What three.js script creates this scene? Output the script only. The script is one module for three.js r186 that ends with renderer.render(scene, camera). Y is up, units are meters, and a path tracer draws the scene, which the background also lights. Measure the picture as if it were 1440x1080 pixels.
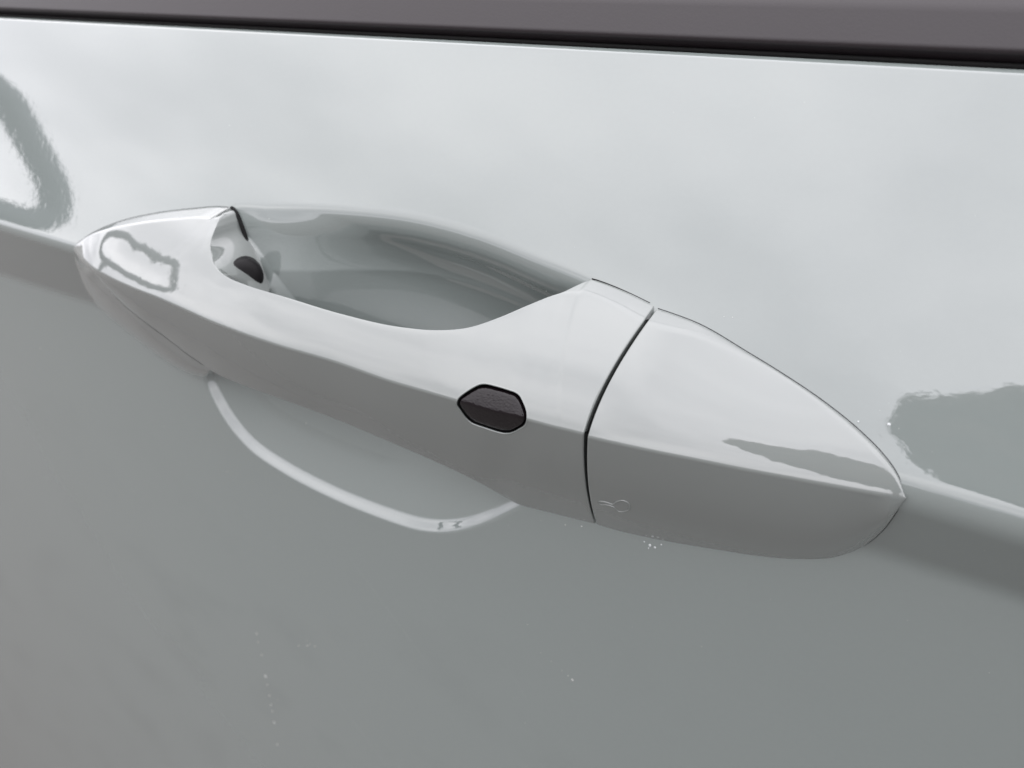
import * as THREE from 'three';
import { ImprovedNoise } from 'three/addons/math/ImprovedNoise.js';
import { RoundedBoxGeometry } from 'three/addons/geometries/RoundedBoxGeometry.js';
import { mergeGeometries } from 'three/addons/utils/BufferGeometryUtils.js';
import { MarchingCubes } from 'three/addons/objects/MarchingCubes.js';
import { Brush, Evaluator, SUBTRACTION } from 'three-bvh-csg';

// ------------------------------------------------------------------ camera, sky, sun, exposure
const scene = new THREE.Scene();
const F = 1081;                                            // focal length in photo pixels (1440 x 1080)
const CAM = new THREE.Vector3(0, 0.085, 0.1275);
const BACK = new THREE.Vector3(0.4473, 0.4993, 0.7421).normalize();
const RIGHT = new THREE.Vector3(0, 1, 0).cross(BACK).normalize();
const UP = BACK.clone().cross(RIGHT).normalize();
const camera = new THREE.PerspectiveCamera(2 * Math.atan(540 / F) * 180 / Math.PI, 1024 / 768, 0.01, 400);
camera.position.copy(CAM);
camera.lookAt(CAM.clone().sub(BACK));
camera.focus = 0.165; camera.userData.fStop = 18;
scene.add(camera);

const renderer = new THREE.WebGLRenderer({ antialias: true });
renderer.setSize(1024, 768);
renderer.toneMapping = THREE.LinearToneMapping;
renderer.toneMappingExposure = 1.21;
renderer.shadowMap.enabled = true;

const N3 = new ImprovedNoise();
const fbm = (x, y, z, n = 4) => { let s = 0, a = 0.5; for (let i = 0; i < n; i++) { s += a * N3.noise(x, y, z); x *= 2.03; y *= 2.03; z *= 2.03; a *= 0.5; } return s; };
function makeSky() {
  const w = 1024, h = 512, d = new Float32Array(w * h * 4);
  for (let j = 0; j < h; j++) for (let i = 0; i < w; i++) {
    const el = (j + 0.5) / h * Math.PI - Math.PI / 2, az = (i + 0.5) / w * 2 * Math.PI - Math.PI;
    const x = Math.cos(el) * Math.cos(az), y = Math.sin(el), z = Math.cos(el) * Math.sin(az);
    const k = 1 / (0.35 + Math.max(y, 0));                 // a flat cloud deck seen from below
    const c = fbm(x * k * 2.3 + 14.06, 1.7, z * k * 2.3 + 8.2, 5);
    const c2 = fbm(x * k * 0.5 + 34.78, 4.7, z * k * 0.5 + 2.2, 3);
    let L = 2.3 * (0.66 + 0.56 * Math.max(y, 0) + 0.29 * Math.tanh(2.3 * c + 1.5 * c2));
    L *= y < 0 ? 0.55 : 1;
    const o = (j * w + i) * 4, t = 0.5 + c;                // thinner cloud is a little bluer
    d[o] = L * (0.99 + 0.02 * t); d[o + 1] = L * (0.981 + 0.012 * t); d[o + 2] = L * (1.058 - 0.03 * t); d[o + 3] = 1;
  }
  const t = new THREE.DataTexture(d, w, h, THREE.RGBAFormat, THREE.FloatType);
  t.mapping = THREE.EquirectangularReflectionMapping; t.magFilter = t.minFilter = THREE.LinearFilter; t.needsUpdate = true;
  return t;
}
const sky = makeSky();
scene.background = sky; scene.environment = sky;
scene.backgroundIntensity = 1.0; scene.environmentIntensity = 1.0;
const sun = new THREE.DirectionalLight(0xfff4e6, 0.5);
sun.position.set(0.1, 3, 0.4); sun.castShadow = true; sun.shadow.radius = 290;
sun.shadow.camera.left = sun.shadow.camera.bottom = -2; sun.shadow.camera.right = sun.shadow.camera.top = 2;
scene.add(sun);

// ------------------------------------------------------------------ small helpers
const V = (x, y, z) => new THREE.Vector3(x, y, z);
const clamp = (t, a = 0, b = 1) => Math.min(b, Math.max(a, t));
const S = (t) => { t = clamp(t); return t * t * (3 - 2 * t); };
const lerp = (a, b, t) => a + (b - a) * t;
let seed = 7; const rnd = () => ((seed = (seed * 1664525 + 1013904223) >>> 0) / 4294967296);
const rayDir = (px, py) => V(0, 0, 0).addScaledVector(RIGHT, (px - 720) / F).addScaledVector(UP, (540 - py) / F).sub(BACK);
const project = (p) => { const d = p.clone().sub(CAM), w = -d.dot(BACK); return [720 + F * d.dot(RIGHT) / w, 540 - F * d.dot(UP) / w]; };

// ------------------------------------------------------------------ the door's outer surface: z over (x, y)
const LOW = -0.05, BAND = 0.42, BW = 0.0065;
const bandHeight = (x) => clamp(0.0195 - 0.03 * x, 0.016, 0.04);
const intS = (t) => t <= 0 ? 0 : t >= 1 ? 0.5 + (t - 1) : t * t * t - t * t * t * t / 2;
function lowZ(x, y) {                                       // undercut band, then the flatter lower panel
  const hb = bandHeight(x), d = -y, t = (d - hb + BW / 2) / BW;
  return -BAND * d - (LOW - BAND) * BW * intS(t);
}
const upZ = (y) => y > 0 ? -(0.55 * y + 1.0 * y * y) : -0.55 * y;
const smin = (a, b, k) => { const h = Math.max(k - Math.abs(a - b), 0) / k; return Math.min(a, b) - h * h * k / 4; };
const rawDoor = (x, y, k) => smin(upZ(y), lowZ(x, y), k ?? lerp(0.0022, 0.0042, S((x + 0.2) / 0.25)));
function hitDoor(px, py) {                                  // where a line of sight meets the door's outer surface
  const d = rayDir(px, py), f = (t) => CAM.z + d.z * t - rawDoor(CAM.x + d.x * t, CAM.y + d.y * t);
  let a = 0, b = 0.02; while (f(b) > 0 && b < 3) { a = b; b += 0.02; }
  for (let i = 0; i < 40; i++) { const m = (a + b) / 2; if (f(m) > 0) a = m; else b = m; }
  return CAM.clone().addScaledVector(d, b);
}
// belt line: top edge of the door skin
const beltA = hitDoor(0, 28), beltB = hitDoor(1440, 107);
const beltY = (x) => lerp(beltA.y, beltB.y, (x - beltA.x) / (beltB.x - beltA.x));

// grip recess: outline on the door, then depth by distance from it
function closedCurve(pts, n) {
  const c = new THREE.CatmullRomCurve3(pts, true, 'centripetal'); return c.getSpacedPoints(n);
}
const cupPix = [[322, 288], [380, 285], [480, 286], [580, 296], [680, 322], [760, 354], [820, 378], [880, 406], [915, 440], [925, 490], [890, 570], [850, 630], [800, 678], [742, 709.5], [690, 734], [652, 746], [622, 749.5], [592, 747], [559, 738], [472, 704], [397, 665], [349, 631], [315, 590], [287, 534], [280, 490], [286, 430], [296, 370], [306, 312]];
const cup = closedCurve(cupPix.map(([x, y]) => hitDoor(x, y)), 320).map((p) => [p.x, p.y]);
let cx0 = 9, cx1 = -9, cy0 = 9, cy1 = -9;
for (const [x, y] of cup) { cx0 = Math.min(cx0, x); cx1 = Math.max(cx1, x); cy0 = Math.min(cy0, y); cy1 = Math.max(cy1, y); }
function cupSD(x, y) {                                      // distance inside the outline (negative outside), and how low the nearest edge lies
  let best = 1e9, inside = false, by = 0;
  for (let i = 0, j = cup.length - 1; i < cup.length; j = i++) {
    const [xi, yi] = cup[i], [xj, yj] = cup[j];
    if ((yi > y) !== (yj > y) && x < (xj - xi) * (y - yi) / (yj - yi) + xi) inside = !inside;
    const ex = xj - xi, ey = yj - yi, t = clamp(((x - xi) * ex + (y - yi) * ey) / (ex * ex + ey * ey));
    const dx = x - xi - ex * t, dy = y - yi - ey * t, d = dx * dx + dy * dy;
    if (d < best) best = d;
  }
  best = Math.sqrt(best);
  return inside ? best : -best;
}
const cupLine = (x) => lerp(0.006, -0.004, (x - cx0) / (cx1 - cx0));
const seamX = hitDoor(352, 375).x;
function doorZ(x, y) {
  let z = rawDoor(x, y);
  if (x < cx0 || x > cx1 || y < cy0 || y > cy1) return z;
  const sd = cupSD(x, y); if (sd <= 0) return z;
  const low = S((cupLine(x) - y) / 0.026 + 0.5);            // 1 along the lower rim, 0 along the upper rim
  const full = S((x - seamX) / 0.055), floor = smin(lerp(-0.0115, -0.031, Math.max(full, 0.6 * S((-y - 0.01) / 0.02))) + 0.13 * y, 0.6 * upZ(y) - 0.0078, 0.008);
  const turn = (k, r) => sd < r ? k * sd * sd / (2 * r) : k * (sd - r / 2);
  const up = turn(1.4, 0.009), down = smin(turn(1.2, 0.0008), 0.0017 + 0.30 * sd, 0.0005);
  const wall = rawDoor(x, y, lerp(lerp(0.0022, 0.0042, S((x + 0.2) / 0.25)), 0.007, S(sd / 0.014))) - lerp(up, down, low), k = 0.020 * clamp(sd / 0.018);
  return Math.min(z, k > 1e-5 ? -smin(-wall, -floor, k) : Math.max(wall, floor));
}

// ------------------------------------------------------------------ materials
function floatTexture(n, m, fn, ch = 1) {
  const d = new Float32Array(n * m * 4);
  for (let j = 0; j < m; j++) for (let i = 0; i < n; i++) { const v = fn(i, j), o = (j * n + i) * 4; for (let k = 0; k < 3; k++) d[o + k] = v.length ? v[k] : v; d[o + 3] = 1; }
  const t = new THREE.DataTexture(d, n, m, THREE.RGBAFormat, THREE.FloatType);
  t.magFilter = t.minFilter = THREE.LinearFilter; t.needsUpdate = true; return t;
}
function tileNoise(n, cells, oct, ox) {                     // seamless noise in 0..1
  return (i, j) => { let s = 0, a = 0.5, c = cells; for (let o = 0; o < oct; o++) { const u = i / n * c, v = j / n * c;
    const fu = i / n, fv = j / n, g = (p, q) => N3.noise(p + ox, q + ox * 1.7, o * 7.3 + 0.5);
    s += a * (g(u, v) * (1 - fu) * (1 - fv) + g(u - c, v) * fu * (1 - fv) + g(u, v - c) * (1 - fu) * fv + g(u - c, v - c) * fu * fv); a *= 0.5; c *= 2; } return 0.5 + s; };
}
const peelMap = floatTexture(512, 512, tileNoise(512, 34, 3, 3.3));
peelMap.wrapS = peelMap.wrapT = THREE.RepeatWrapping; peelMap.repeat.set(1 / 0.09, 1 / 0.09);
const PAINT = new THREE.Color().setRGB(0.150, 0.169, 0.162), HANDLE_PAINT = new THREE.Color().setRGB(0.151, 0.164, 0.157);
const paintLook = { metalness: 0, roughness: 0.03, ior: 1.6, clearcoat: 1, clearcoatRoughness: 0.006, bumpMap: peelMap, bumpScale: 1.6e-5 };
const paint = new THREE.MeshPhysicalMaterial({ color: HANDLE_PAINT, ...paintLook });
const doorPaint = new THREE.MeshPhysicalMaterial({ color: 0xffffff, ...paintLook });
const grainMap = floatTexture(256, 256, tileNoise(256, 60, 2, 9.1));
grainMap.wrapS = grainMap.wrapT = THREE.RepeatWrapping; grainMap.repeat.set(1 / 0.03, 1 / 0.03);
const mouldingMat = new THREE.MeshPhysicalMaterial({ color: new THREE.Color().setRGB(0.0155, 0.0115, 0.0135), roughness: 0.42, specularIntensity: 0.85, bumpMap: grainMap, bumpScale: 2.5e-5 });
const rubberMat = new THREE.MeshPhysicalMaterial({ color: new THREE.Color().setRGB(0.006, 0.006, 0.006), roughness: 0.85, specularIntensity: 0.4 });
const plasticMat = new THREE.MeshPhysicalMaterial({ color: new THREE.Color().setRGB(0.006, 0.0055, 0.006), roughness: 0.5, specularIntensity: 0.35 });
const buttonMat = new THREE.MeshPhysicalMaterial({ color: new THREE.Color().setRGB(0.006, 0.004, 0.005), roughness: 0.16, ior: 1.45, specularIntensity: 0.75, bumpMap: grainMap, bumpScale: 1.3e-4 });

// ------------------------------------------------------------------ building blocks
function gridGeometry(rows, cols, at, uvAt) {               // at(i, j) -> Vector3
  const pos = new Float32Array(rows * cols * 3), uv = new Float32Array(rows * cols * 2), idx = [];
  for (let i = 0; i < rows; i++) for (let j = 0; j < cols; j++) {
    const p = at(i, j), o = i * cols + j; pos.set([p.x, p.y, p.z], o * 3);
    const q = uvAt ? uvAt(i, j, p) : [p.x, p.y - 0.6 * p.z]; uv.set(q, o * 2);
    if (i && j) { const a = o - cols - 1, b = o - cols, c = o - 1; idx.push(a, c, b, b, c, o); }
  }
  const g = new THREE.BufferGeometry();
  g.setAttribute('position', new THREE.BufferAttribute(pos, 3)); g.setAttribute('uv', new THREE.BufferAttribute(uv, 2));
  g.setIndex(idx); g.computeVertexNormals(); return g;
}
function flip(g) { const a = g.index.array; for (let i = 0; i < a.length; i += 3) { const t = a[i]; a[i] = a[i + 1]; a[i + 1] = t; } g.computeVertexNormals(); return g; }
function part(name, g, m, parent, label) {
  const o = new THREE.Mesh(g, m); o.name = name; o.castShadow = o.receiveShadow = true;
  if (label) o.userData.label = label; parent.add(o); return o;
}
function keySpline(keys) {                                  // smooth curve through rows of numbers, spaced by their distances
  const n = keys.length, u = [0];
  for (let i = 1; i < n; i++) { let s = 0; for (let k = 0; k < 6; k++) s += (keys[i][k] - keys[i - 1][k]) ** 2; u.push(u[i - 1] + Math.sqrt(s)); }
  for (let i = 0; i < n; i++) u[i] /= u[n - 1] || 1;
  const L = u[n - 1]; for (let i = 0; i < n; i++) u[i] /= L;
  const m = keys.map((k, i) => k.map((v, c) => {
    if (i === 0) return (keys[1][c] - v) / (u[1] - u[0]);
    if (i === n - 1) return (v - keys[i - 1][c]) / (u[i] - u[i - 1]);
    const h0 = u[i] - u[i - 1], h1 = u[i + 1] - u[i], d0 = (v - keys[i - 1][c]) / h0, d1 = (keys[i + 1][c] - v) / h1;
    return (d0 * h1 + d1 * h0) / (h0 + h1);
  }));
  return (t) => {
    t = clamp(t); let i = 0; while (i < n - 2 && t > u[i + 1]) i++;
    const h = u[i + 1] - u[i], s = (t - u[i]) / h, s2 = s * s, s3 = s2 * s;
    return keys[i].map((v, c) => v * (2 * s3 - 3 * s2 + 1) + m[i][c] * h * (s3 - 2 * s2 + s) + keys[i + 1][c] * (3 * s2 - 2 * s3) + m[i + 1][c] * h * (s3 - s2));
  };
}
const onPlaneY = (px, py, y) => { const d = rayDir(px, py); return CAM.clone().addScaledVector(d, (y - CAM.y) / d.y); };
function onSlope(px, py, c, tilt) {                         // on a face through c that leans by tilt (dz/dy)
  const d = rayDir(px, py); return CAM.clone().addScaledVector(d, (c.z - CAM.z + tilt * (c.y - CAM.y)) / (d.z + tilt * d.y));
}
const slope = (p, c) => -(p.z - c.z) / (p.y - c.y);
const smooth = (a, r) => a.map((_, i) => { let s = 0, w = 0; for (let k = -r; k <= r; k++) { const j = clamp(i + k, 0, a.length - 1), q = Math.exp(-2 * k * k / (r * r)); s += a[j] * q; w += q; } return s / w; });

// one cross-section: wall, rounded edge, upper face, crest, lower face, rounded edge, wall, back
function section(T, C, B, Tw, Bw, o) {
  const out = [], bez = (a, b, c, t) => a.clone().multiplyScalar((1 - t) * (1 - t)).addScaledVector(b, 2 * t * (1 - t)).addScaledVector(c, t * t);
  const face = (a, b, bulge) => { const d = b.clone().sub(a), n = V(1, 0, 0).cross(d); if (n.z < 0) n.negate(); n.normalize();
    const m = a.clone().add(b).multiplyScalar(0.5).addScaledVector(n, 2 * bulge); return { p: (t) => bez(a, m, b, t), len: d.length() }; };
  const w = Math.min(o.bevel, 0.35 * T.distanceTo(C)), E = T.clone().add(V(0, -0.2 * w, 0.98 * w));
  const uf = { p: (t) => { const p = E.clone().lerp(C, t), e = E.z - faceZ(E.x, E.y - C.y), c = C.z - faceZ(C.x, 0); p.z = faceZ(p.x, p.y - C.y) + lerp(e, c, t); p.x -= o.bow * 4 * t * (1 - t); return p; }, len: E.distanceTo(C) }, lf0 = face(C, B, Math.min(o.bl, 0.12 * C.distanceTo(B))), lf = { p: (t) => { const p = lf0.p(t); p.x -= 0.5 * o.bow * 4 * t * (1 - t); return p; }, len: lf0.len };
  const rE = clamp(o.rE ?? 0.0009, 0, 0.4 * w), dE = clamp(lerp(o.rF, 0.0009, S((w - 0.0004) / 0.0014)) / uf.len, 0, 0.35), dCu = clamp(o.rC / uf.len, 0, 0.35), dCl = clamp(o.rC / lf.len, 0, 0.35), dB = clamp(o.rB / lf.len, 0, 0.35);
  const wT = Tw.clone().sub(T), wB = Bw.clone().sub(B), kT = clamp(o.rT / wT.length(), 0, 0.5), kB = clamp(o.rB / wB.length(), 0, 0.5);
  const Ta = T.clone().addScaledVector(wT, kT), Ba = B.clone().addScaledVector(wB, kB), Tb = T.clone().lerp(E, clamp(0.0006 / w, 0, 0.4)), Ea = E.clone().lerp(T, rE / w);
  const line = (a, b, n) => { for (let i = 0; i < n; i++) out.push(a.clone().lerp(b, i / n)); };
  const arc = (a, b, c, n) => { for (let i = 0; i < n; i++) out.push(bez(a, b, c, i / n)); };
  const run = (f, t0, t1, n) => { for (let i = 0; i < n; i++) out.push(f.p(lerp(t0, t1, i / n))); };
  line(Tw, Ta, 6); arc(Ta, T, Tb, 6); line(Tb, Ea, 6); arc(Ea, E, uf.p(dE), 8); run(uf, dE, 1 - dCu, 44); arc(uf.p(1 - dCu), C, lf.p(dCl), 9); run(lf, dCl, 1 - dB, 34); arc(lf.p(1 - dB), B, Ba, 9); line(Ba, Bw, 6); line(Bw, Tw, 4); out.push(Tw.clone());
  return out;
}
function roundEnd(rows, atStart, r, depth) {                // a rounded edge and a wall where a loft stops at the gap
  const R = atStart ? rows.slice().reverse() : rows, n = R.length, cols = R[0].length, last = R[n - 1];
  const nrm = last.map((p, j) => { const a = last[(j + 1) % (cols - 1)], b = last[(j - 1 + cols - 1) % (cols - 1)], c = R[n - 3][j]; const m = a.clone().sub(b).cross(p.clone().sub(c)).normalize(); return atStart ? m.negate() : m; });
  const cut = R.slice(0, n);
  const extra = [];
  for (let k = 1; k <= 5; k++) { const a = k / 5 * Math.PI / 2;
    extra.push(last.map((p, j) => { const along = p.clone().sub(R[n - 4][j]); if (along.lengthSq() < 1e-14) along.set(1e-6, 0, 0); along.normalize(); return p.clone().addScaledVector(along, r * Math.sin(a)).addScaledVector(nrm[j], -r * (1 - Math.cos(a))); })); }
  const e = extra[4]; for (const f of [0.3, 0.65, 1]) extra.push(e.map((p, j) => p.clone().addScaledVector(nrm[j], -depth * f)));
  const res = cut.concat(extra); return atStart ? res.reverse() : res;
}
const loftGeometry = (rows) => gridGeometry(rows.length, rows[0].length, (i, j) => rows[i][j]);

// ------------------------------------------------------------------ the car door
const door = new THREE.Group(); door.name = 'car_door';
door.userData = { label: 'pale grey glossy car door with pull handle, sharp shoulder crease and dark window moulding', category: 'car door' };
scene.add(door);

// skin
const X0 = -1.0, X1 = 0.45, YB = -0.72;
{
  const xs = [], ys = [];
  for (let x = X0; x < cx0 - 0.004; x += 0.006) xs.push(x);
  for (let x = cx0 - 0.004; x < cx1 + 0.004; x += 0.00055) xs.push(x);
  for (let x = cx1 + 0.004; x < X1; x += 0.005) xs.push(x);
  for (let k = 0; k < 60; k++) ys.push(lerp(YB, cy0 - 0.003, k / 60));
  for (let y = cy0 - 0.003; y < cy1 + 0.003; y += 0.0004) ys.push(y);
  const yTop = cy1 + 0.003, nu = 40;
  const lip = [[0, 0], [0.0002, -0.00002], [0.0004, -0.00012], [0.0009, -0.0004], [0.0014, -0.0007], [0.0016, -0.0011], [0.0017, -0.004], [0.0018, -0.010]];
  const n0 = ys.length, rows = n0 + nu + lip.length;
  const g = gridGeometry(rows, xs.length, (i, j) => {
    const x = xs[j];
    if (i < n0) return V(x, ys[i], doorZ(x, ys[i]));
    const yb = beltY(x);
    if (i < n0 + nu) { const y = lerp(yTop, yb, (i - n0) / nu); return V(x, y, doorZ(x, y)); }
    const [a, b] = lip[i - n0 - nu]; return V(x, yb + a * 0.85 + b * 0.5, rawDoor(x, yb) - a * 0.5 + b * 0.87);
  }, (i, j, p) => [p.x, p.y - 0.6 * p.z]);
  flip(g);
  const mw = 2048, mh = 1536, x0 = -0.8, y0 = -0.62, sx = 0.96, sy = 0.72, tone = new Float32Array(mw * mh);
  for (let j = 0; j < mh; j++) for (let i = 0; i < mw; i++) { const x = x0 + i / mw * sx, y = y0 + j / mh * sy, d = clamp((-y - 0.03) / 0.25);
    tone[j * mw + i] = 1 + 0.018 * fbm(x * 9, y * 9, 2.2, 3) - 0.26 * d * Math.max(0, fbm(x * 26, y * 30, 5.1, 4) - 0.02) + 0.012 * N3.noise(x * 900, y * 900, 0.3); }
  for (let n = 0; n < 70; n++) {                              // hairline scratches and wiped dust
    let x = x0 + sx * rnd(), y = y0 + sy * 0.95 * rnd(), a = -0.5 + 0.8 * (rnd() - 0.5), l = 0.01 + 0.05 * rnd(), k = 3 * (rnd() - 0.5), s = 0.03 + 0.07 * rnd();
    for (let t = 0; t < l; t += 0.0002) { a += k * 0.0002; x += Math.cos(a) * 0.0002; y += Math.sin(a) * 0.0002; const i = Math.floor((x - x0) / sx * mw), j = Math.floor((y - y0) / sy * mh); if (i >= 0 && j >= 0 && i < mw && j < mh && rnd() < 0.75) tone[j * mw + i] = Math.max(tone[j * mw + i], 1 + s * Math.sin(Math.PI * t / l)); }
  }
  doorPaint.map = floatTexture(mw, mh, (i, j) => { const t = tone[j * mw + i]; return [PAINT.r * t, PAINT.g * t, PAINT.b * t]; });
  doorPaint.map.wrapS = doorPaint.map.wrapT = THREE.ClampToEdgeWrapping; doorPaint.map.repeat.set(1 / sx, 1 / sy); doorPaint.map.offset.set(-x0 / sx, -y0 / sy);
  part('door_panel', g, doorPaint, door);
}

// ------------------------------------------------------------------ pull handle
const gripKeys = [
  // top edge, crest, lower edge; joined to the door at top and bottom (1) or free (0); back of the top edge and width of the bevel along it, in mm
  [103, 347, 103, 349, 103, 351, 1, 1, 0, 0, -6, 0.2], [130, 328, 117, 364.5, 117, 366.5, 1, 1, 0, 0, -10, 1.2], [165, 313, 130, 375.5, 131, 379, 1, 0.8, 0, 0, -12, 2.6], [215, 301, 146, 385, 148, 402, 1, 0.4, 0, 0, -14, 3.6],
  [270, 294, 164, 394.5, 172, 427, 1, 0.2, 0, 0, -16, 4], [312, 291.5, 182, 402.5, 196, 447, 1, 0, 0, 0, -18, 4], [321, 292.5, 187, 404.7, 201, 451, 1, 0, 0, 0, -20, 3.6], [318.5, 295.5, 191, 406.3, 205, 454, 0, 0, 0, 0, -22, 4], [313, 303, 199, 409.5, 213, 460, 0, 0, 0, 0, -28, 1.6],
  [305, 317, 208, 412.8, 224, 468, 0, 0, 0, 0, -32, 0.3], [297, 340, 228, 421, 245, 484, 0, 0, 0, 0, -38, 0.3], [297, 358, 247, 429.5, 262, 497, 0, 0, 0, 0, -38, 0.3], [303, 374, 266, 438, 282, 511, 0, 0, 1, -4, -22, 0.3],
  [318, 388, 290, 449, 305, 526, 0, 0, 1, -9, -12, 0.3], [345, 400, 325, 463, 340, 541, 0, 0, 0, -11, -9, 0.3], [400, 417, 385, 484, 400, 563, 0, 0, 0, -11, -8, 0.3], [480, 441, 470, 509, 475, 591, 0, 0, 0, -11, -8, 0.3], [560, 459, 550, 537, 545, 620.5, 0, 0, 0, -11, -8, 0.3],
  [615, 464, 605, 553, 590, 639.8, 0, 0, 0, -11, -8, 0.3], [660, 460, 650, 566, 630, 657.8, 0, 0, 0, -11, -8, 0.3], [700, 447, 690, 578, 660, 672, 0, 0, 1, -11, -8, 0.3], [745, 428, 725, 586, 690, 688, 0, 0.25, 3, -11, -9, 0.3], [775, 416, 748, 592.3, 712, 701, 0, 0.6, 3, -10, -10, 0.3],
  [792, 410, 762, 596, 727, 709, 0, 0.85, 3, -8, -11, 0.8], [803, 404.5, 770, 598.2, 738, 712.5, 0, 0.95, 3, -6, -12, 2.0], [817, 398, 779, 600.5, 752, 716, 0, 1, 2, -4, -13, 3.6], [826, 394.4, 785, 602, 761, 718.3, 0, 1, 1, -2, -14, 4.8], [832, 393, 790, 603, 770, 720.5, 1, 1, 0, 0, -14, 5],
  [842, 396, 794, 604, 778, 722.5, 1, 1, 0, 0, -14, 5], [880, 411, 806, 607, 808, 730, 1, 1, 0, 0, -14, 5.2], [918.5, 429.5, 818.5, 610, 835.5, 737, 1, 1, 0, 0, -14, 5]];
const capKeys = [[925, 435, 828, 615, 841, 738.5, 5], [940, 440, 850, 620, 870, 747, 4.8], [982, 456, 900, 631, 924, 759, 4.2], [1054, 498, 985, 648, 1010, 774, 2.8], [1098, 525, 1040, 659, 1070, 783, 1.4], [1156, 564, 1110, 672, 1125, 787, 0.5],
  [1206, 604, 1170, 683, 1175, 784, 0.3], [1242, 640, 1220, 692, 1215, 768, 0.3], [1262, 668, 1252, 697, 1246, 741, 0.3], [1271, 690, 1270, 699, 1265, 714, 0.2], [1274, 697.5, 1274, 700, 1273, 702.5, 0.1]].map((k) => [...k.slice(0, 6), 1, 1, 0, 0, -12, k[6]]);
const crestY = (px) => -0.001 * Math.sin(Math.PI * clamp((px - 103) / (1274 - 103)));

const crest = (() => {                                       // height of the handle's crest along the car
  const sp = keySpline([...gripKeys, ...capKeys].map((q) => [q[2], q[3], 0, 0, 0, 0])), n = 900, P = [];
  for (let i = 0; i < n; i++) { const q = sp(i / (n - 1)); P.push(onPlaneY(q[0], q[1], crestY(q[0]))); }
  const z = smooth(P.map((p) => p.z), 70).map((v, i) => lerp(P[i].z, v, S(Math.min(i, n - 1 - i) / 110)));
  return (x) => { let a = 0, b = n - 1; if (x <= P[0].x) return z[0]; if (x >= P[b].x) return z[b]; while (b - a > 1) { const m = (a + b) >> 1; if (P[m].x > x) b = m; else a = m; } return lerp(z[a], z[b], (x - P[a].x) / (P[b].x - P[a].x)); };
})();
const lean = (x) => [lerp(0.55, 0.44, S((x + 0.2) / 0.1)) - 0.02 * S((x + 0.05) / 0.04), lerp(14, 18, S((x + 0.2) / 0.1)) + 14 * S((x + 0.05) / 0.035)];
const faceZ = (x, y) => { const [a, c] = lean(x), h = Math.max(y, 0); return crest(x) - (a + c * h) * y; };
function loft(keys, n, look) {
  const sp = keySpline(keys), k = []; for (let i = 0; i < n; i++) k.push(sp(i / (n - 1)));
  const C = k.map((q) => { let p = onPlaneY(q[2], q[3], crestY(q[2])); for (let r = 0; r < 6; r++) { const d = rayDir(q[2], q[3]); p = CAM.clone().addScaledVector(d, (crest(p.x) - CAM.z) / d.z); } return p; });
  const dT = k.map((q) => hitDoor(q[0], q[1])), dB = k.map((q) => hitDoor(q[4], q[5]));
  const sB = k.map((q, i) => slope(dB[i], C[i]));
  // the upper face follows one profile below the crest; where the top edge meets the door the bevel takes up the rest
  const W = k.map((q) => Math.max(q[11], 0.1) * 0.001);
  const off = (p, c, w) => p.z + 0.98 * w - (faceZ(p.x, p.y - 0.2 * w - c.y));
  const T = k.map((q, i) => {
    if (q[6] > 0.5) { let lo = 0.0001, hi = 0.012; if (off(dT[i], C[i], lo) < 0) { for (let r = 0; r < 40; r++) { const m = (lo + hi) / 2; if (off(dT[i], C[i], m) < 0) lo = m; else hi = m; } } W[i] = lo; return dT[i]; }
    const d = rayDir(q[0], q[1]); let lo = 0.08, hi = 0.5; const f = (t) => off(CAM.clone().addScaledVector(d, t), C[i], W[i]);
    for (let r = 0; r < 40; r++) { const m = (lo + hi) / 2; if (f(m) > 0) lo = m; else hi = m; } return CAM.clone().addScaledVector(d, lo);
  });
  const W2 = W;
  const B = k.map((q, i) => q[7] > 0.999 ? dB[i] : onSlope(q[4], q[5], C[i], lerp(look.lower, clamp(sB[i], -1.2, -0.4), clamp(q[7]))));
  // pull the joined points back onto their lines of sight after smoothing the depths
  const fix = (P, a, b) => { const t = smooth(P.map((p, i) => p.clone().sub(CAM).length() / rayDir(k[i][a], k[i][b]).length()), look.soft); return P.map((p, i) => CAM.clone().addScaledVector(rayDir(k[i][a], k[i][b]), t[i])); };
  const T2 = T, B2 = fix(B, 4, 5), C2 = C;
  const rows = k.map((q, i) => {
    const Tw = T2[i].clone().add(V(q[8], q[9], q[10]).multiplyScalar(0.001)), free = 1 - clamp(q[7]);
    const Bw = B2[i].clone().add(V(0, lerp(0.0005, 0.003, free), lerp(-0.008, -0.006, free)));
    const wall = q[0] < 345 ? S((q[1] - 294) / 18) * S((402 - q[1]) / 18) * S((340 - q[0]) / 15) : 0, held = clamp(q[6]) * S(i / 40);
    return section(T2[i], C2[i], B2[i], Tw, Bw, { ...look, rT: lerp(look.rT, 0.0026, wall), rF: lerp(lerp(0.0011, 0.0005, held), 0.0030, wall), rB: lerp(look.rB, 0.0003, free), bl: lerp(look.bl, 0.0004, free), bevel: W2[i], bow: look.bow(i / (n - 1)) });
  });
  rows.edge = { T: T2, C: C2, B: B2, dT, dB, k }; return rows;
}
const look = { lower: -0.42, bl: 0.0012, rT: 0.0006, rC: 0.0006, rB: 0.0006, soft: 12, bow: (u) => 0.0009 * S((u - 0.75) / 0.25) };
const gripLoft = loft(gripKeys, 700, look);
const gripRows = roundEnd(gripLoft, false, 0.00035, 0.006);
const capLoft = loft(capKeys, 320, { ...look, bow: (u) => 0.0009 * S(1 - u / 0.5) });
const capRows = roundEnd(capLoft, true, 0.00035, 0.006);

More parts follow.
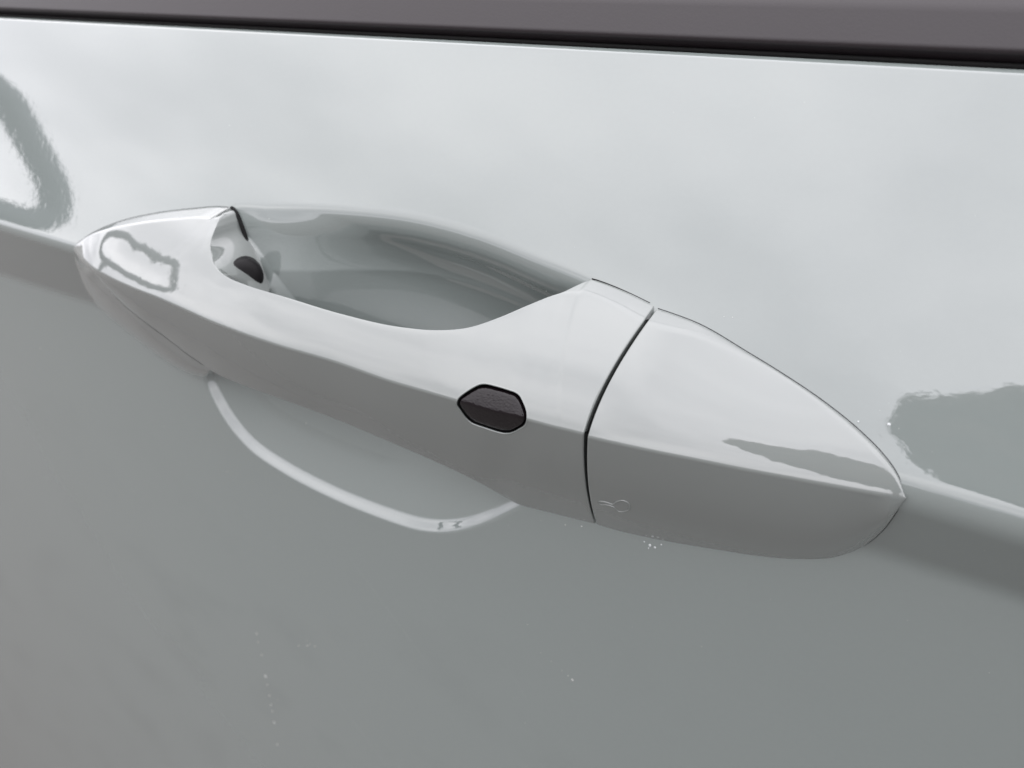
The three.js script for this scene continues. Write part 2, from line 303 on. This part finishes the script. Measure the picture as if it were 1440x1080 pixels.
// where a line of sight meets a loft's outer faces, from the loft's own quads near that spot
function patch(rows, x0, x1, y0, y1) {
  const q = []; const c0 = 24, c1 = 122;
  const P = rows.map((r) => r.slice(c0, c1).map((p) => project(p)));
  for (let i = 0; i + 1 < rows.length; i++) for (let j = 0; j + 1 < c1 - c0; j++) {
    const [px, py] = P[i][j]; if (px < x0 || px > x1 || py < y0 || py > y1) continue;
    q.push([P[i][j], P[i + 1][j], P[i][j + 1], rows[i][j + c0], rows[i + 1][j + c0], rows[i][j + c0 + 1]]);
    q.push([P[i + 1][j + 1], P[i][j + 1], P[i + 1][j], rows[i + 1][j + c0 + 1], rows[i][j + c0 + 1], rows[i + 1][j + c0]]);
  }
  return (x, y) => {
    let best = null, score = -9;
    for (const t of q) { const [a, b, c] = t, ux = b[0] - a[0], uy = b[1] - a[1], vx = c[0] - a[0], vy = c[1] - a[1], d = ux * vy - uy * vx; if (Math.abs(d) < 1e-9) continue;
      const wx = x - a[0], wy = y - a[1], s = (wx * vy - wy * vx) / d, r = (ux * wy - uy * wx) / d, m = Math.min(s, r, 1 - s - r);
      if (m > score) { score = m; best = [t, s, r]; if (m >= 0) break; } }
    const [t, s, r] = best; const e1 = t[4].clone().sub(t[3]), e2 = t[5].clone().sub(t[3]);
    const n = e1.clone().cross(e2).normalize(); if (n.z < 0) n.negate();
    return { p: t[3].clone().addScaledVector(e1, s).addScaledVector(e2, r), n };
  };
}
const closed2 = (pts, n) => new THREE.CatmullRomCurve3(pts.map(([x, y]) => V(x, y, 0)), true, 'centripetal').getSpacedPoints(n).slice(0, n).map((p) => [p.x, p.y]);

// sensor button set in the grip: a hole in the grip, a dark recess, the button itself
const holePix = closed2([[641.3, 566], [644, 559.5], [650.5, 553.8], [662, 546], [671, 541.3], [677, 539.4], [684, 539.4], [700, 543.2], [716, 548], [726, 551.8], [731.5, 556.5], [736, 565], [740, 575], [741.4, 583], [741, 592], [738, 599], [730, 604.3], [720, 609.2], [712, 610.4], [702, 609], [683, 603], [663, 595.6], [655, 589], [647, 578.5], [642, 571]], 120);
const gripAt = patch(gripLoft, 628, 755, 525, 625);
const hole = holePix.map(([x, y]) => gripAt(x, y));
const holeN = V(0.02, 0.2, 0.98).normalize();
const prism = (() => {
  const n = hole.length, pos = [], idx = [];
  for (const h of [-0.006, 0.004]) for (const { p } of hole) pos.push(...p.clone().addScaledVector(holeN, h).toArray());
  const mid = hole.reduce((a, b) => a.add(b.p), V(0, 0, 0)).divideScalar(n);
  pos.push(...mid.clone().addScaledVector(holeN, -0.006).toArray(), ...mid.clone().addScaledVector(holeN, 0.004).toArray());
  for (let i = 0; i < n; i++) { const j = (i + 1) % n; idx.push(i, j, n + i, j, n + j, n + i, 2 * n, j, i, 2 * n + 1, n + i, n + j); }
  const g = new THREE.BufferGeometry(); g.setAttribute('position', new THREE.Float32BufferAttribute(pos, 3)); g.setAttribute('uv', new THREE.Float32BufferAttribute(new Float32Array(pos.length / 3 * 2), 2)); g.setIndex(idx);
  const a = V(pos[0], pos[1], pos[2]), b = V(pos[3], pos[4], pos[5]), c = V(...pos.slice(n * 3, n * 3 + 3)), out = b.sub(a).cross(c.sub(a)).dot(a.clone().sub(mid));
  if (out < 0) { for (let i = 0; i < idx.length; i += 3) { const t = idx[i]; idx[i] = idx[i + 1]; idx[i + 1] = t; } g.setIndex(idx); }
  g.computeVertexNormals(); return g;
})();
const gripGeometry = flip(loftGeometry(gripRows));
const evaluator = new Evaluator(); evaluator.useGroups = false;
const gb = new Brush(gripGeometry, paint), pb = new Brush(prism, paint); gb.updateMatrixWorld(); pb.updateMatrixWorld();
const cutGrip = evaluator.evaluate(gb, pb, SUBTRACTION).geometry;
const handle = part('door_handle', cutGrip, paint, door, 'glossy pale grey pull handle across the recess in the car door');
part('end_cap', flip(loftGeometry(capRows)), paint, handle, 'pointed pale grey cap over the lock at the handle end');
const ringGeometry = (rings) => { const n = rings[0].length; return gridGeometry(rings.length, n + 1, (i, j) => rings[i][j % n]); };
{
  const recess = [0.0002, -0.0005, -0.0022].map((h, k) => hole.map(({ p }) => p.clone().addScaledVector(holeN, h - 0.0003)));
  const mid = hole.reduce((a, b) => a.add(b.p), V(0, 0, 0)).divideScalar(hole.length).addScaledVector(holeN, -0.003);
  recess.forEach((r) => r.forEach((p) => p.addScaledVector(mid.clone().sub(p).normalize(), 0.00012)));
  recess.push(recess[2].map(() => mid.clone()));
  part('button_recess', ringGeometry(recess), rubberMat, handle);
  const lip = new THREE.CatmullRomCurve3(hole.map(({ p, n }) => p.clone().addScaledVector(n, -0.00012)), true);
  part('recess_lip', new THREE.TubeGeometry(lip, 240, 0.00022, 8, true), paint, handle);
  const btnPix = closed2([[644.5, 563], [652.5, 557], [662, 551], [671, 546.5], [681, 545.5], [700, 549.5], [716, 554.5], [722.5, 557.5], [728, 563.5], [733, 574], [735.8, 583], [736.3, 591], [733.5, 597.5], [726, 602.5], [719, 606], [711, 607.3], [702, 606], [683, 600.5], [664.5, 593.5], [656, 587], [648, 577], [643.5, 569]], 120);
  const c = [690, 576], rings = [];
  for (const [f, h] of [[1, -0.0022], [1, -0.0009], [0.985, -0.0006], [0.96, -0.00042], [0.92, -0.00032], [0.85, -0.00025], [0.75, -0.0002], [0.65, -0.0002], [0.55, -0.0002], [0.45, -0.0002], [0.35, -0.0002], [0.25, -0.0002], [0.15, -0.0002], [0.06, -0.0002], [0.001, -0.0002]])
    rings.push(btnPix.map(([x, y]) => { const q = gripAt(c[0] + (x - c[0]) * f, c[1] + (y - c[1]) * f); return q.p.addScaledVector(holeN, h); }));
  part('sensor_button', ringGeometry(rings), buttonMat, handle, 'small dark six-sided button set into the handle');
}
{ // dark filler inside the gap between grip and cap
  const a = gripRows[gripRows.length - 3], b = capRows[2];
  part('gap_seal', gridGeometry(2, a.length, (i, j) => (i ? b[j] : a[j]).clone()), rubberMat, handle);
}
{ // fixed base under the front end of the grip
  const E = gripLoft.edge, n = 90, foot = keySpline([[103, 353, 0, 0, 0, 0], [108, 375, 0, 0, 0, 0], [118, 402, 0, 0, 0, 0], [133, 427, 0, 0, 0, 0], [150, 444, 0, 0, 0, 0], [167, 458, 0, 0, 0, 0], [207, 490, 0, 0, 0, 0], [247, 517, 0, 0, 0, 0], [268, 526.5, 0, 0, 0, 0], [281, 528.5, 0, 0, 0, 0]]);
  let last = 0; while (E.k[last][4] < 292) last++;
  const d = [0]; for (let i = 1; i <= last; i++) d.push(d[i - 1] + Math.hypot(E.k[i][4] - E.k[i - 1][4], E.k[i][5] - E.k[i - 1][5]));
  const rows = [];
  for (let r = 0; r <= n; r++) {
    const want = d[last] * r / n; let i = 0; while (i < last - 1 && d[i + 1] < want) i++;
    const f = clamp((want - d[i]) / (d[i + 1] - d[i] || 1)), at = (A) => A[i].clone().lerp(A[i + 1], f);
    const C = at(E.C), B = at(E.B), t = foot(r / n), D = hitDoor(t[0], t[1]);
    const upd = C.clone().sub(B).normalize(), size = clamp(r / 8);
    const top = B.clone().addScaledVector(upd, 0.003 * size).add(V(0, -0.0002, -0.0018 * size)), edge = B.clone().add(V(0, 0, -0.0013 * size));
    const out = [top.clone().add(V(0, 0.001, -0.004)), top, edge];
    const chord = D.clone().sub(edge), m = V(1, 0.3, 0).cross(chord).normalize(); if (m.z < 0) m.negate();
    const mid = edge.clone().lerp(D, 0.5).addScaledVector(m, Math.min(0.0016, 0.14 * chord.length()) * 2);
    for (let q = 1; q <= 22; q++) { const s = q / 22 * 0.94; out.push(edge.clone().multiplyScalar((1 - s) ** 2).addScaledVector(mid, 2 * s * (1 - s)).addScaledVector(D, s * s)); }
    const e = out[out.length - 1]; for (let q = 1; q <= 5; q++) { const s = q / 5; out.push(e.clone().lerp(D, Math.sin(s * 1.57)).add(V(0, 0, -0.0008 * s * s))); }
    out.push(D.clone().add(V(0, 0.0005, -0.006))); rows.push(out);
  }
  const e = rows[rows.length - 1];
  for (const [dx, s] of [[0.0004, 0.0002], [0.0006, 0.0008], [0.0006, 0.012]]) rows.push(e.map((p) => p.clone().add(V(dx, 0, -s))));
  part('handle_base', flip(loftGeometry(rows)), paint, handle, 'fixed pale grey foot under the front end of the handle');
}
{ // dark line between the grip and its base
  const E = gripLoft.edge, pts = []; for (let i = 0; i < E.k.length && E.k[i][4] < 288; i += 4) if (E.k[i][4] > 134) pts.push(E.B[i].clone().add(V(0, -0.00012, -0.00045)));
  part('base_seal', new THREE.TubeGeometry(new THREE.CatmullRomCurve3(pts), 160, 0.00038, 8), rubberMat, handle);
}
{ // dark seal and stop where the grip's inner wall meets the recess
  const surf = (px, py) => { const d = rayDir(px, py); let a = 0.05, b = 0.5; const f = (t) => CAM.z + d.z * t - doorZ(CAM.x + d.x * t, CAM.y + d.y * t); b = 0.05; while (f(b) > 0 && b < 0.6) { a = b; b += 0.002; } for (let i = 0; i < 30; i++) { const m = (a + b) / 2; if (f(m) > 0) a = m; else b = m; } return CAM.clone().addScaledVector(d, b); };
  const path = [[327, 292], [334, 299], [341, 315], [347, 333], [352, 353], [356, 375], [358, 396], [359, 410]].map(([x, y]) => surf(x, y).add(V(-0.0002, 0, 0.0003)));
  part('wall_seal', new THREE.TubeGeometry(new THREE.CatmullRomCurve3(path), 80, 0.0006, 8), rubberMat, handle);
  const c = surf(343, 393), lathe = new THREE.LatheGeometry([[0.0001, 0.0034], [0.0034, 0.0032], [0.0051, 0.0027], [0.0058, 0.0018], [0.006, 0.0005], [0.006, -0.006]].map(([x, y]) => new THREE.Vector2(x, y)), 48);
  const stop = part('rubber_stop', lathe, plasticMat, handle, 'dark round stop at the foot of the inner wall');
  stop.scale.setScalar(0.84); stop.quaternion.setFromUnitVectors(V(0, 1, 0), V(0.8, 0.1, 0.6).normalize()); stop.position.copy(c).addScaledVector(CAM.clone().sub(c).normalize(), 0.0082).add(V(-0.002, 0, -0.002));
}
{ // thin dark joint where the handle stands on the door
  const joint = (pts, m = handle) => part('joint_line', new THREE.TubeGeometry(new THREE.CatmullRomCurve3(pts), Math.min(400, pts.length * 2), 0.00013, 6), rubberMat, m);
  const pick = (A, k, f, up) => { const o = []; for (let i = 0; i < A.length; i += 4) if (f(k[i])) o.push(A[i].clone().add(V(0, up, -0.00016))); return o; };
  const g = gripLoft.edge, c = capLoft.edge;
  joint(pick(g.dT, g.k, (q) => q[6] > 0.99 && q[0] < 330 && q[0] > 108, 0.00012)); joint(pick(g.dT, g.k, (q) => q[6] > 0.99 && q[0] > 830, 0.00012)); joint(pick(g.dB, g.k, (q) => q[7] > 0.99 && q[4] > 745, -0.00012));
  joint(pick(c.dT, c.k, () => true, 0.00012)); joint(pick(c.dB, c.k, () => true, -0.00012));
}
{ // small key mark on the cap's lower face
  const at = patch(capLoft, 828, 900, 690, 730);
  const out = closed2([[842.5, 705.6], [853, 706.2], [862, 709], [868, 705], [877, 704], [885, 709], [884.5, 716], [877, 719.5], [869, 718.5], [863, 713], [853, 710], [844, 709.2]], 80).map(([x, y]) => { const q = at(x, y); return q.p.addScaledVector(q.n, -0.00003); });
  part('key_symbol', new THREE.TubeGeometry(new THREE.CatmullRomCurve3(out, true), 160, 0.0002, 8, true), paint, handle);
}

// ------------------------------------------------------------------ window moulding above the door skin
const beltDir = V(1, (beltB.y - beltA.y) / (beltB.x - beltA.x), 0);
function beltStrip(profile, x0, x1, n) {                     // profile in mm: up along the panel, out from it
  return gridGeometry(n + 1, profile.length, (i, j) => {
    const x = lerp(x0, x1, i / n), y = beltY(x), [a, b] = profile[j];
    return V(x, y + (a * 0.84 + b * 0.54) * 0.001, rawDoor(x, y) + (-a * 0.54 + b * 0.84) * 0.001);
  }, (i, j) => [lerp(x0, x1, i / n), profile.slice(0, j + 1).reduce((s, p, k) => k ? s + Math.hypot(p[0] - profile[k - 1][0], p[1] - profile[k - 1][1]) * 0.001 : 0, 0)]);
}
const roundProfile = (pts, r, n = 6) => { const o = [pts[0]]; for (let i = 1; i < pts.length - 1; i++) { const [a, b, c] = [pts[i - 1], pts[i], pts[i + 1]], l = (p) => Math.hypot(p[0] - b[0], p[1] - b[1]), R = r[i] ?? 0.5; const A = [b[0] + (a[0] - b[0]) * Math.min(R / l(a), 0.5), b[1] + (a[1] - b[1]) * Math.min(R / l(a), 0.5)], C = [b[0] + (c[0] - b[0]) * Math.min(R / l(c), 0.5), b[1] + (c[1] - b[1]) * Math.min(R / l(c), 0.5)];
  for (let k = 0; k <= n; k++) { const t = k / n; o.push([0, 1].map((q) => A[q] * (1 - t) ** 2 + 2 * b[q] * t * (1 - t) + C[q] * t * t)); } } o.push(pts[pts.length - 1]); return o; };
part('window_moulding', beltStrip(roundProfile([[4.2, -8], [3.5, -2.0], [3.9, 0.5], [11.4, 1.25], [18, -0.9], [40, -16]], [0, 0.8, 1.0, 1.0, 3]), X0, X1, 60), mouldingMat, door, 'dark grey satin moulding along the bottom of the window');
part('window_seal', beltStrip(roundProfile([[0.5, -12], [1.7, -4], [2.8, -1.6], [5, -5], [6, -12]], [0, 1, 1, 1]), X0, X1, 30), rubberMat, door);

{ // dried splashes and dust on the lower panel, water beads under the cap
  const pale = new THREE.MeshStandardMaterial({ color: new THREE.Color().setRGB(0.29, 0.29, 0.28), roughness: 0.9 }), water = new THREE.MeshPhysicalMaterial({ color: new THREE.Color().setRGB(0.34, 0.36, 0.36), roughness: 0.05, ior: 1.5, clearcoat: 1 });
  const dot = (x, y, r, flat) => { const p = hitDoor(x, y), e = 1e-4, n = V(-(rawDoor(p.x + e, p.y) - rawDoor(p.x - e, p.y)) / (2 * e), -(rawDoor(p.x, p.y + e) - rawDoor(p.x, p.y - e)) / (2 * e), 1).normalize();
    const s = r * p.distanceTo(CAM) / F, g = new THREE.SphereGeometry(1, 14, 8, 0, 2 * Math.PI, 0, Math.PI / 2).scale(s * (0.8 + 0.4 * rnd()), s * flat, s * (0.9 + 0.5 * rnd()));
    return g.applyQuaternion(new THREE.Quaternion().setFromUnitVectors(V(0, 1, 0), n)).translate(p.x, p.y, p.z); };
  const specks = [[361, 891, 1.3], [363, 903, 0.8], [368, 921, 1.3], [373.5, 951, 2], [376, 963, 1], [379, 978, 1.2], [381, 991, 1.3], [383, 1000, 0.9], [385.5, 1016, 1.5], [390, 1047, 1.4], [420, 908, 0.8], [432, 908, 1], [436, 906, 0.8], [443, 909, 0.8], [805, 956, 1.7], [799, 950, 0.7], [790, 943, 0.6], [775, 930, 0.5], [760, 918, 0.5], [1018, 445, 0.6], [1030, 446, 0.7], [818, 740, 1.2], [795, 738, 0.9]].map(([x, y, r]) => dot(x, y, r, 0.25));
  for (let i = 0; i < 45; i++) specks.push(dot(40 + 1370 * rnd(), (i % 3 ? 560 : 120) + 460 * rnd(), 0.3 + 0.35 * rnd() * rnd(), 0.25));
  const sp = part('dirt_speck', mergeGeometries(specks), pale, door); sp.userData.kind = 'stuff';
  for (const [x, y, r] of [[906, 762, 1.2], [914, 767, 2.6], [921, 770, 1.7], [930, 766, 1.1], [912, 771, 0.9], [1250, 597, 2.2], [1207, 593, 1.2]]) part('water_bead', dot(x, y, r, 0.6), water, door);
}

// ------------------------------------------------------------------ the rest of the car behind the door skin: it keeps the sky off the ground beside it
{
  const shell = [new RoundedBoxGeometry(3.9, 0.74, 1.55, 4, 0.05).translate(-0.3, -0.345, -0.91), new RoundedBoxGeometry(2.2, 0.5, 1.3, 4, 0.12).translate(-0.1, 0.27, -0.93)];
  part('body_shell', mergeGeometries(shell), plasticMat, door);
}

// ------------------------------------------------------------------ ground
const ground = part('ground', new THREE.PlaneGeometry(300, 300).rotateX(-Math.PI / 2).translate(0, -0.92, 0), new THREE.MeshStandardMaterial({ color: new THREE.Color().setRGB(0.108, 0.103, 0.096), roughness: 0.95 }), scene);
ground.userData.kind = 'structure';

// ------------------------------------------------------------------ what the paint mirrors: the photographer and a bent metal frame
function blobMesh(bones, lo, size, res, k) {                 // tapered limbs joined smoothly
  const mc = new MarchingCubes(res, new THREE.MeshBasicMaterial(), false, false, 400000), h = res / 2;
  mc.isolation = 0;
  const B = bones.map(([a, b, r0, r1]) => { const e = [b[0] - a[0], b[1] - a[1], b[2] - a[2]]; return [a, e, r0, r1, e[0] * e[0] + e[1] * e[1] + e[2] * e[2]]; });
  for (let z = 0; z < res; z++) for (let y = 0; y < res; y++) for (let x = 0; x < res; x++) {
    const p = [lo[0] + x / res * size, lo[1] + y / res * size, lo[2] + z / res * size]; let sum = 0;
    for (const [a, e, r0, r1, l] of B) { const dx = p[0] - a[0], dy = p[1] - a[1], dz = p[2] - a[2], t = clamp((dx * e[0] + dy * e[1] + dz * e[2]) / l);
      const d = Math.hypot(dx - e[0] * t, dy - e[1] * t, dz - e[2] * t) - lerp(r0, r1, t); if (d < 6 * k) sum += Math.exp(-d / k); }
    mc.field[x + y * res + z * res * res] = sum > 0 ? k * Math.log(sum) : -6 * k;
  }
  mc.update();
  const n = mc.count ?? mc.geometry.drawRange.count, pos = new Float32Array(n * 3), nor = new Float32Array(n * 3);
  for (let i = 0; i < n; i++) for (let c = 0; c < 3; c++) { pos[i * 3 + c] = lo[c] + (mc.positionArray[i * 3 + c] * h + h) / res * size; nor[i * 3 + c] = mc.normalArray[i * 3 + c]; }
  const g = new THREE.BufferGeometry(); g.setAttribute('position', new THREE.BufferAttribute(pos, 3)); g.setAttribute('normal', new THREE.BufferAttribute(nor, 3)); return g;
}
{
  const f = V(-0.65, 0, -0.76), rt = V(0.76, 0, -0.65), o = V(0.60, 0, 0.64);
  const at = (r, y, w) => o.clone().addScaledVector(rt, r).addScaledVector(f, w).setY(y).toArray();
  const body = [[at(0, -0.63, -0.12), at(0, -0.48, -0.05), 0.15, 0.145], [at(0, -0.48, -0.05), at(0, -0.28, 0.06), 0.15, 0.15], [at(-0.15, -0.22, 0.10), at(0.15, -0.22, 0.10), 0.07, 0.07], [at(0, -0.2, 0.11), at(0, -0.09, 0.16), 0.06, 0.055],
    [at(0, -0.03, 0.19), at(0, 0.03, 0.19), 0.085, 0.09], [at(0, -0.05, 0.275), at(0, -0.02, 0.29), 0.018, 0.012], [at(-0.085, -0.02, 0.18), at(-0.085, 0, 0.18), 0.018, 0.016], [at(0.085, -0.02, 0.18), at(0.085, 0, 0.18), 0.018, 0.016],
    [at(-0.09, -0.66, -0.12), at(-0.17, -0.45, 0.26), 0.095, 0.066], [at(-0.17, -0.45, 0.26), at(-0.16, -0.84, 0.12), 0.06, 0.042], [at(-0.16, -0.875, 0.10), at(-0.18, -0.885, 0.27), 0.042, 0.034],
    [at(0.09, -0.66, -0.12), at(0.17, -0.45, 0.26), 0.095, 0.066], [at(0.17, -0.45, 0.26), at(0.16, -0.84, 0.12), 0.06, 0.042], [at(0.16, -0.875, 0.10), at(0.18, -0.885, 0.27), 0.042, 0.034],
    [at(-0.17, -0.23, 0.10), at(-0.27, -0.42, -0.02), 0.058, 0.046], [at(-0.27, -0.42, -0.02), at(-0.22, -0.44, 0.16), 0.045, 0.032],
    [at(0.17, -0.22, 0.10), [0.44, 0.03, 0.36], 0.058, 0.048], [[0.44, 0.03, 0.36], [0.17, 0.105, 0.255], 0.045, 0.033]];
  const hand = [[[0.17, 0.075, 0.255], [0.11, 0.092, 0.225], 0.033, 0.027], [[0.11, 0.092, 0.225], [0.07, 0.104, 0.205], 0.028, 0.026], [[0.105, 0.075, 0.222], [0.065, 0.083, 0.206], 0.024, 0.021],
    // four fingers bent towards the lens and the thumb from the side of the palm
    [[0.065, 0.123, 0.203], [0.030, 0.141, 0.187], 0.0095, 0.009], [[0.030, 0.141, 0.187], [0.004, 0.138, 0.190], 0.009, 0.0075], [[0.062, 0.110, 0.204], [0.026, 0.122, 0.190], 0.0098, 0.0092], [[0.026, 0.122, 0.190], [0.002, 0.128, 0.196], 0.0092, 0.0078],
    [[0.062, 0.096, 0.206], [0.030, 0.104, 0.196], 0.0095, 0.009], [[0.030, 0.104, 0.196], [0.012, 0.120, 0.204], 0.009, 0.0075], [[0.064, 0.082, 0.208], [0.042, 0.088, 0.200], 0.0085, 0.008], [[0.042, 0.088, 0.200], [0.026, 0.101, 0.206], 0.008, 0.0068],
    [[0.10, 0.115, 0.218], [0.068, 0.138, 0.200], 0.013, 0.0105], [[0.068, 0.138, 0.200], [0.040, 0.148, 0.183], 0.0105, 0.0085]];
  for (const [p, q] of hand) for (const v of [p, q]) if (!v.done) { v[1] += 0.03 * clamp((v[0] - 0.01) / 0.15); v.done = true; }
  const left = [[at(-0.22, -0.44, 0.16), at(-0.205, -0.425, 0.22), 0.028, 0.028], [at(-0.205, -0.425, 0.22), at(-0.19, -0.40, 0.265), 0.028, 0.022]];
  for (let i = 0; i < 4; i++) left.push([at(-0.215 + i * 0.018, -0.395, 0.26), at(-0.21 + i * 0.017, -0.385 - Math.abs(i - 1.6) * 0.006, 0.315), 0.009, 0.0075]);
  left.push([at(-0.175, -0.43, 0.20), at(-0.15, -0.40, 0.245), 0.012, 0.009]);
  const l0 = at(-0.2, -0.41, 0.24);
  const g = mergeGeometries([blobMesh(body, [-0.02, -0.95, 0.02], 1.15, 96, 0.014), blobMesh(hand, [-0.02, 0.01, 0.12], 0.20, 72, 0.0022), blobMesh(left, [l0[0] - 0.12, l0[1] - 0.12, l0[2] - 0.12], 0.24, 64, 0.003)]);
  const P = g.attributes.position, col = new Float32Array(P.count * 3), jacket = [0.022, 0.025, 0.03], jeans = [0.03, 0.036, 0.05], skin = [0.10, 0.07, 0.055], hair = [0.03, 0.022, 0.016], shoe = [0.03, 0.03, 0.03];
  for (let i = 0; i < P.count; i++) { const p = V().fromBufferAttribute(P, i), w = p.clone().sub(o), fw = w.dot(f); let c = jacket;
    if (p.y > -0.12 && w.length() < 0.35 && w.dot(rt) < 0.1) c = p.y > 0.045 || fw < 0.17 && p.y > -0.06 ? hair : skin; else if (p.x < 0.16 && p.z < 0.27 && p.y > 0) c = skin; else if (p.y < -0.845) c = shoe; else if (w.dot(rt) < -0.145 && fw > 0.17 && p.y > -0.45 && p.distanceTo(V(...l0)) < 0.1) c = skin; else if (p.y < -0.58 || fw > 0.12 && p.y < -0.36 && Math.abs(w.dot(rt)) < 0.2) c = jeans;
    col.set(c, i * 3); }
  g.setAttribute('color', new THREE.BufferAttribute(col, 3));
  const person = part('person', g, new THREE.MeshStandardMaterial({ vertexColors: true, roughness: 0.85 }), scene, 'person in a dark jacket and jeans crouching with one hand raised beside the door');
  person.userData.category = 'person';
}
{
  const pts = [[1.25, 1.37], [1.5, 1.28], [1.75, 1.16], [1.86, 1.03], [1.82, 0.90], [1.68, 0.84], [1.3, 0.70], [0.95, 0.66], [0.8, 0.80], [0.85, 1.15], [1.0, 1.33]].map(([z, y]) => V(-3.8, y + 0.02, z));
  const frame = new THREE.Group(); frame.name = 'metal_frame'; frame.position.set(-3.8, -0.92, 1.2);
  frame.userData = { label: 'bent dark metal tube frame on a post beyond the front of the car', category: 'frame' };
  scene.add(frame);
  const q = pts.map((p) => p.sub(frame.position)), steel = new THREE.MeshStandardMaterial({ color: new THREE.Color().setRGB(0.05, 0.055, 0.06), roughness: 0.6 });
  part('hoop', new THREE.TubeGeometry(new THREE.CatmullRomCurve3(q, true, 'catmullrom', 0.3), 160, 0.075, 12, true), steel, frame);
  part('post', new THREE.CylinderGeometry(0.05, 0.055, 1.6, 20).translate(0, 0.8, 0), steel, frame);
}

renderer.render(scene, camera);
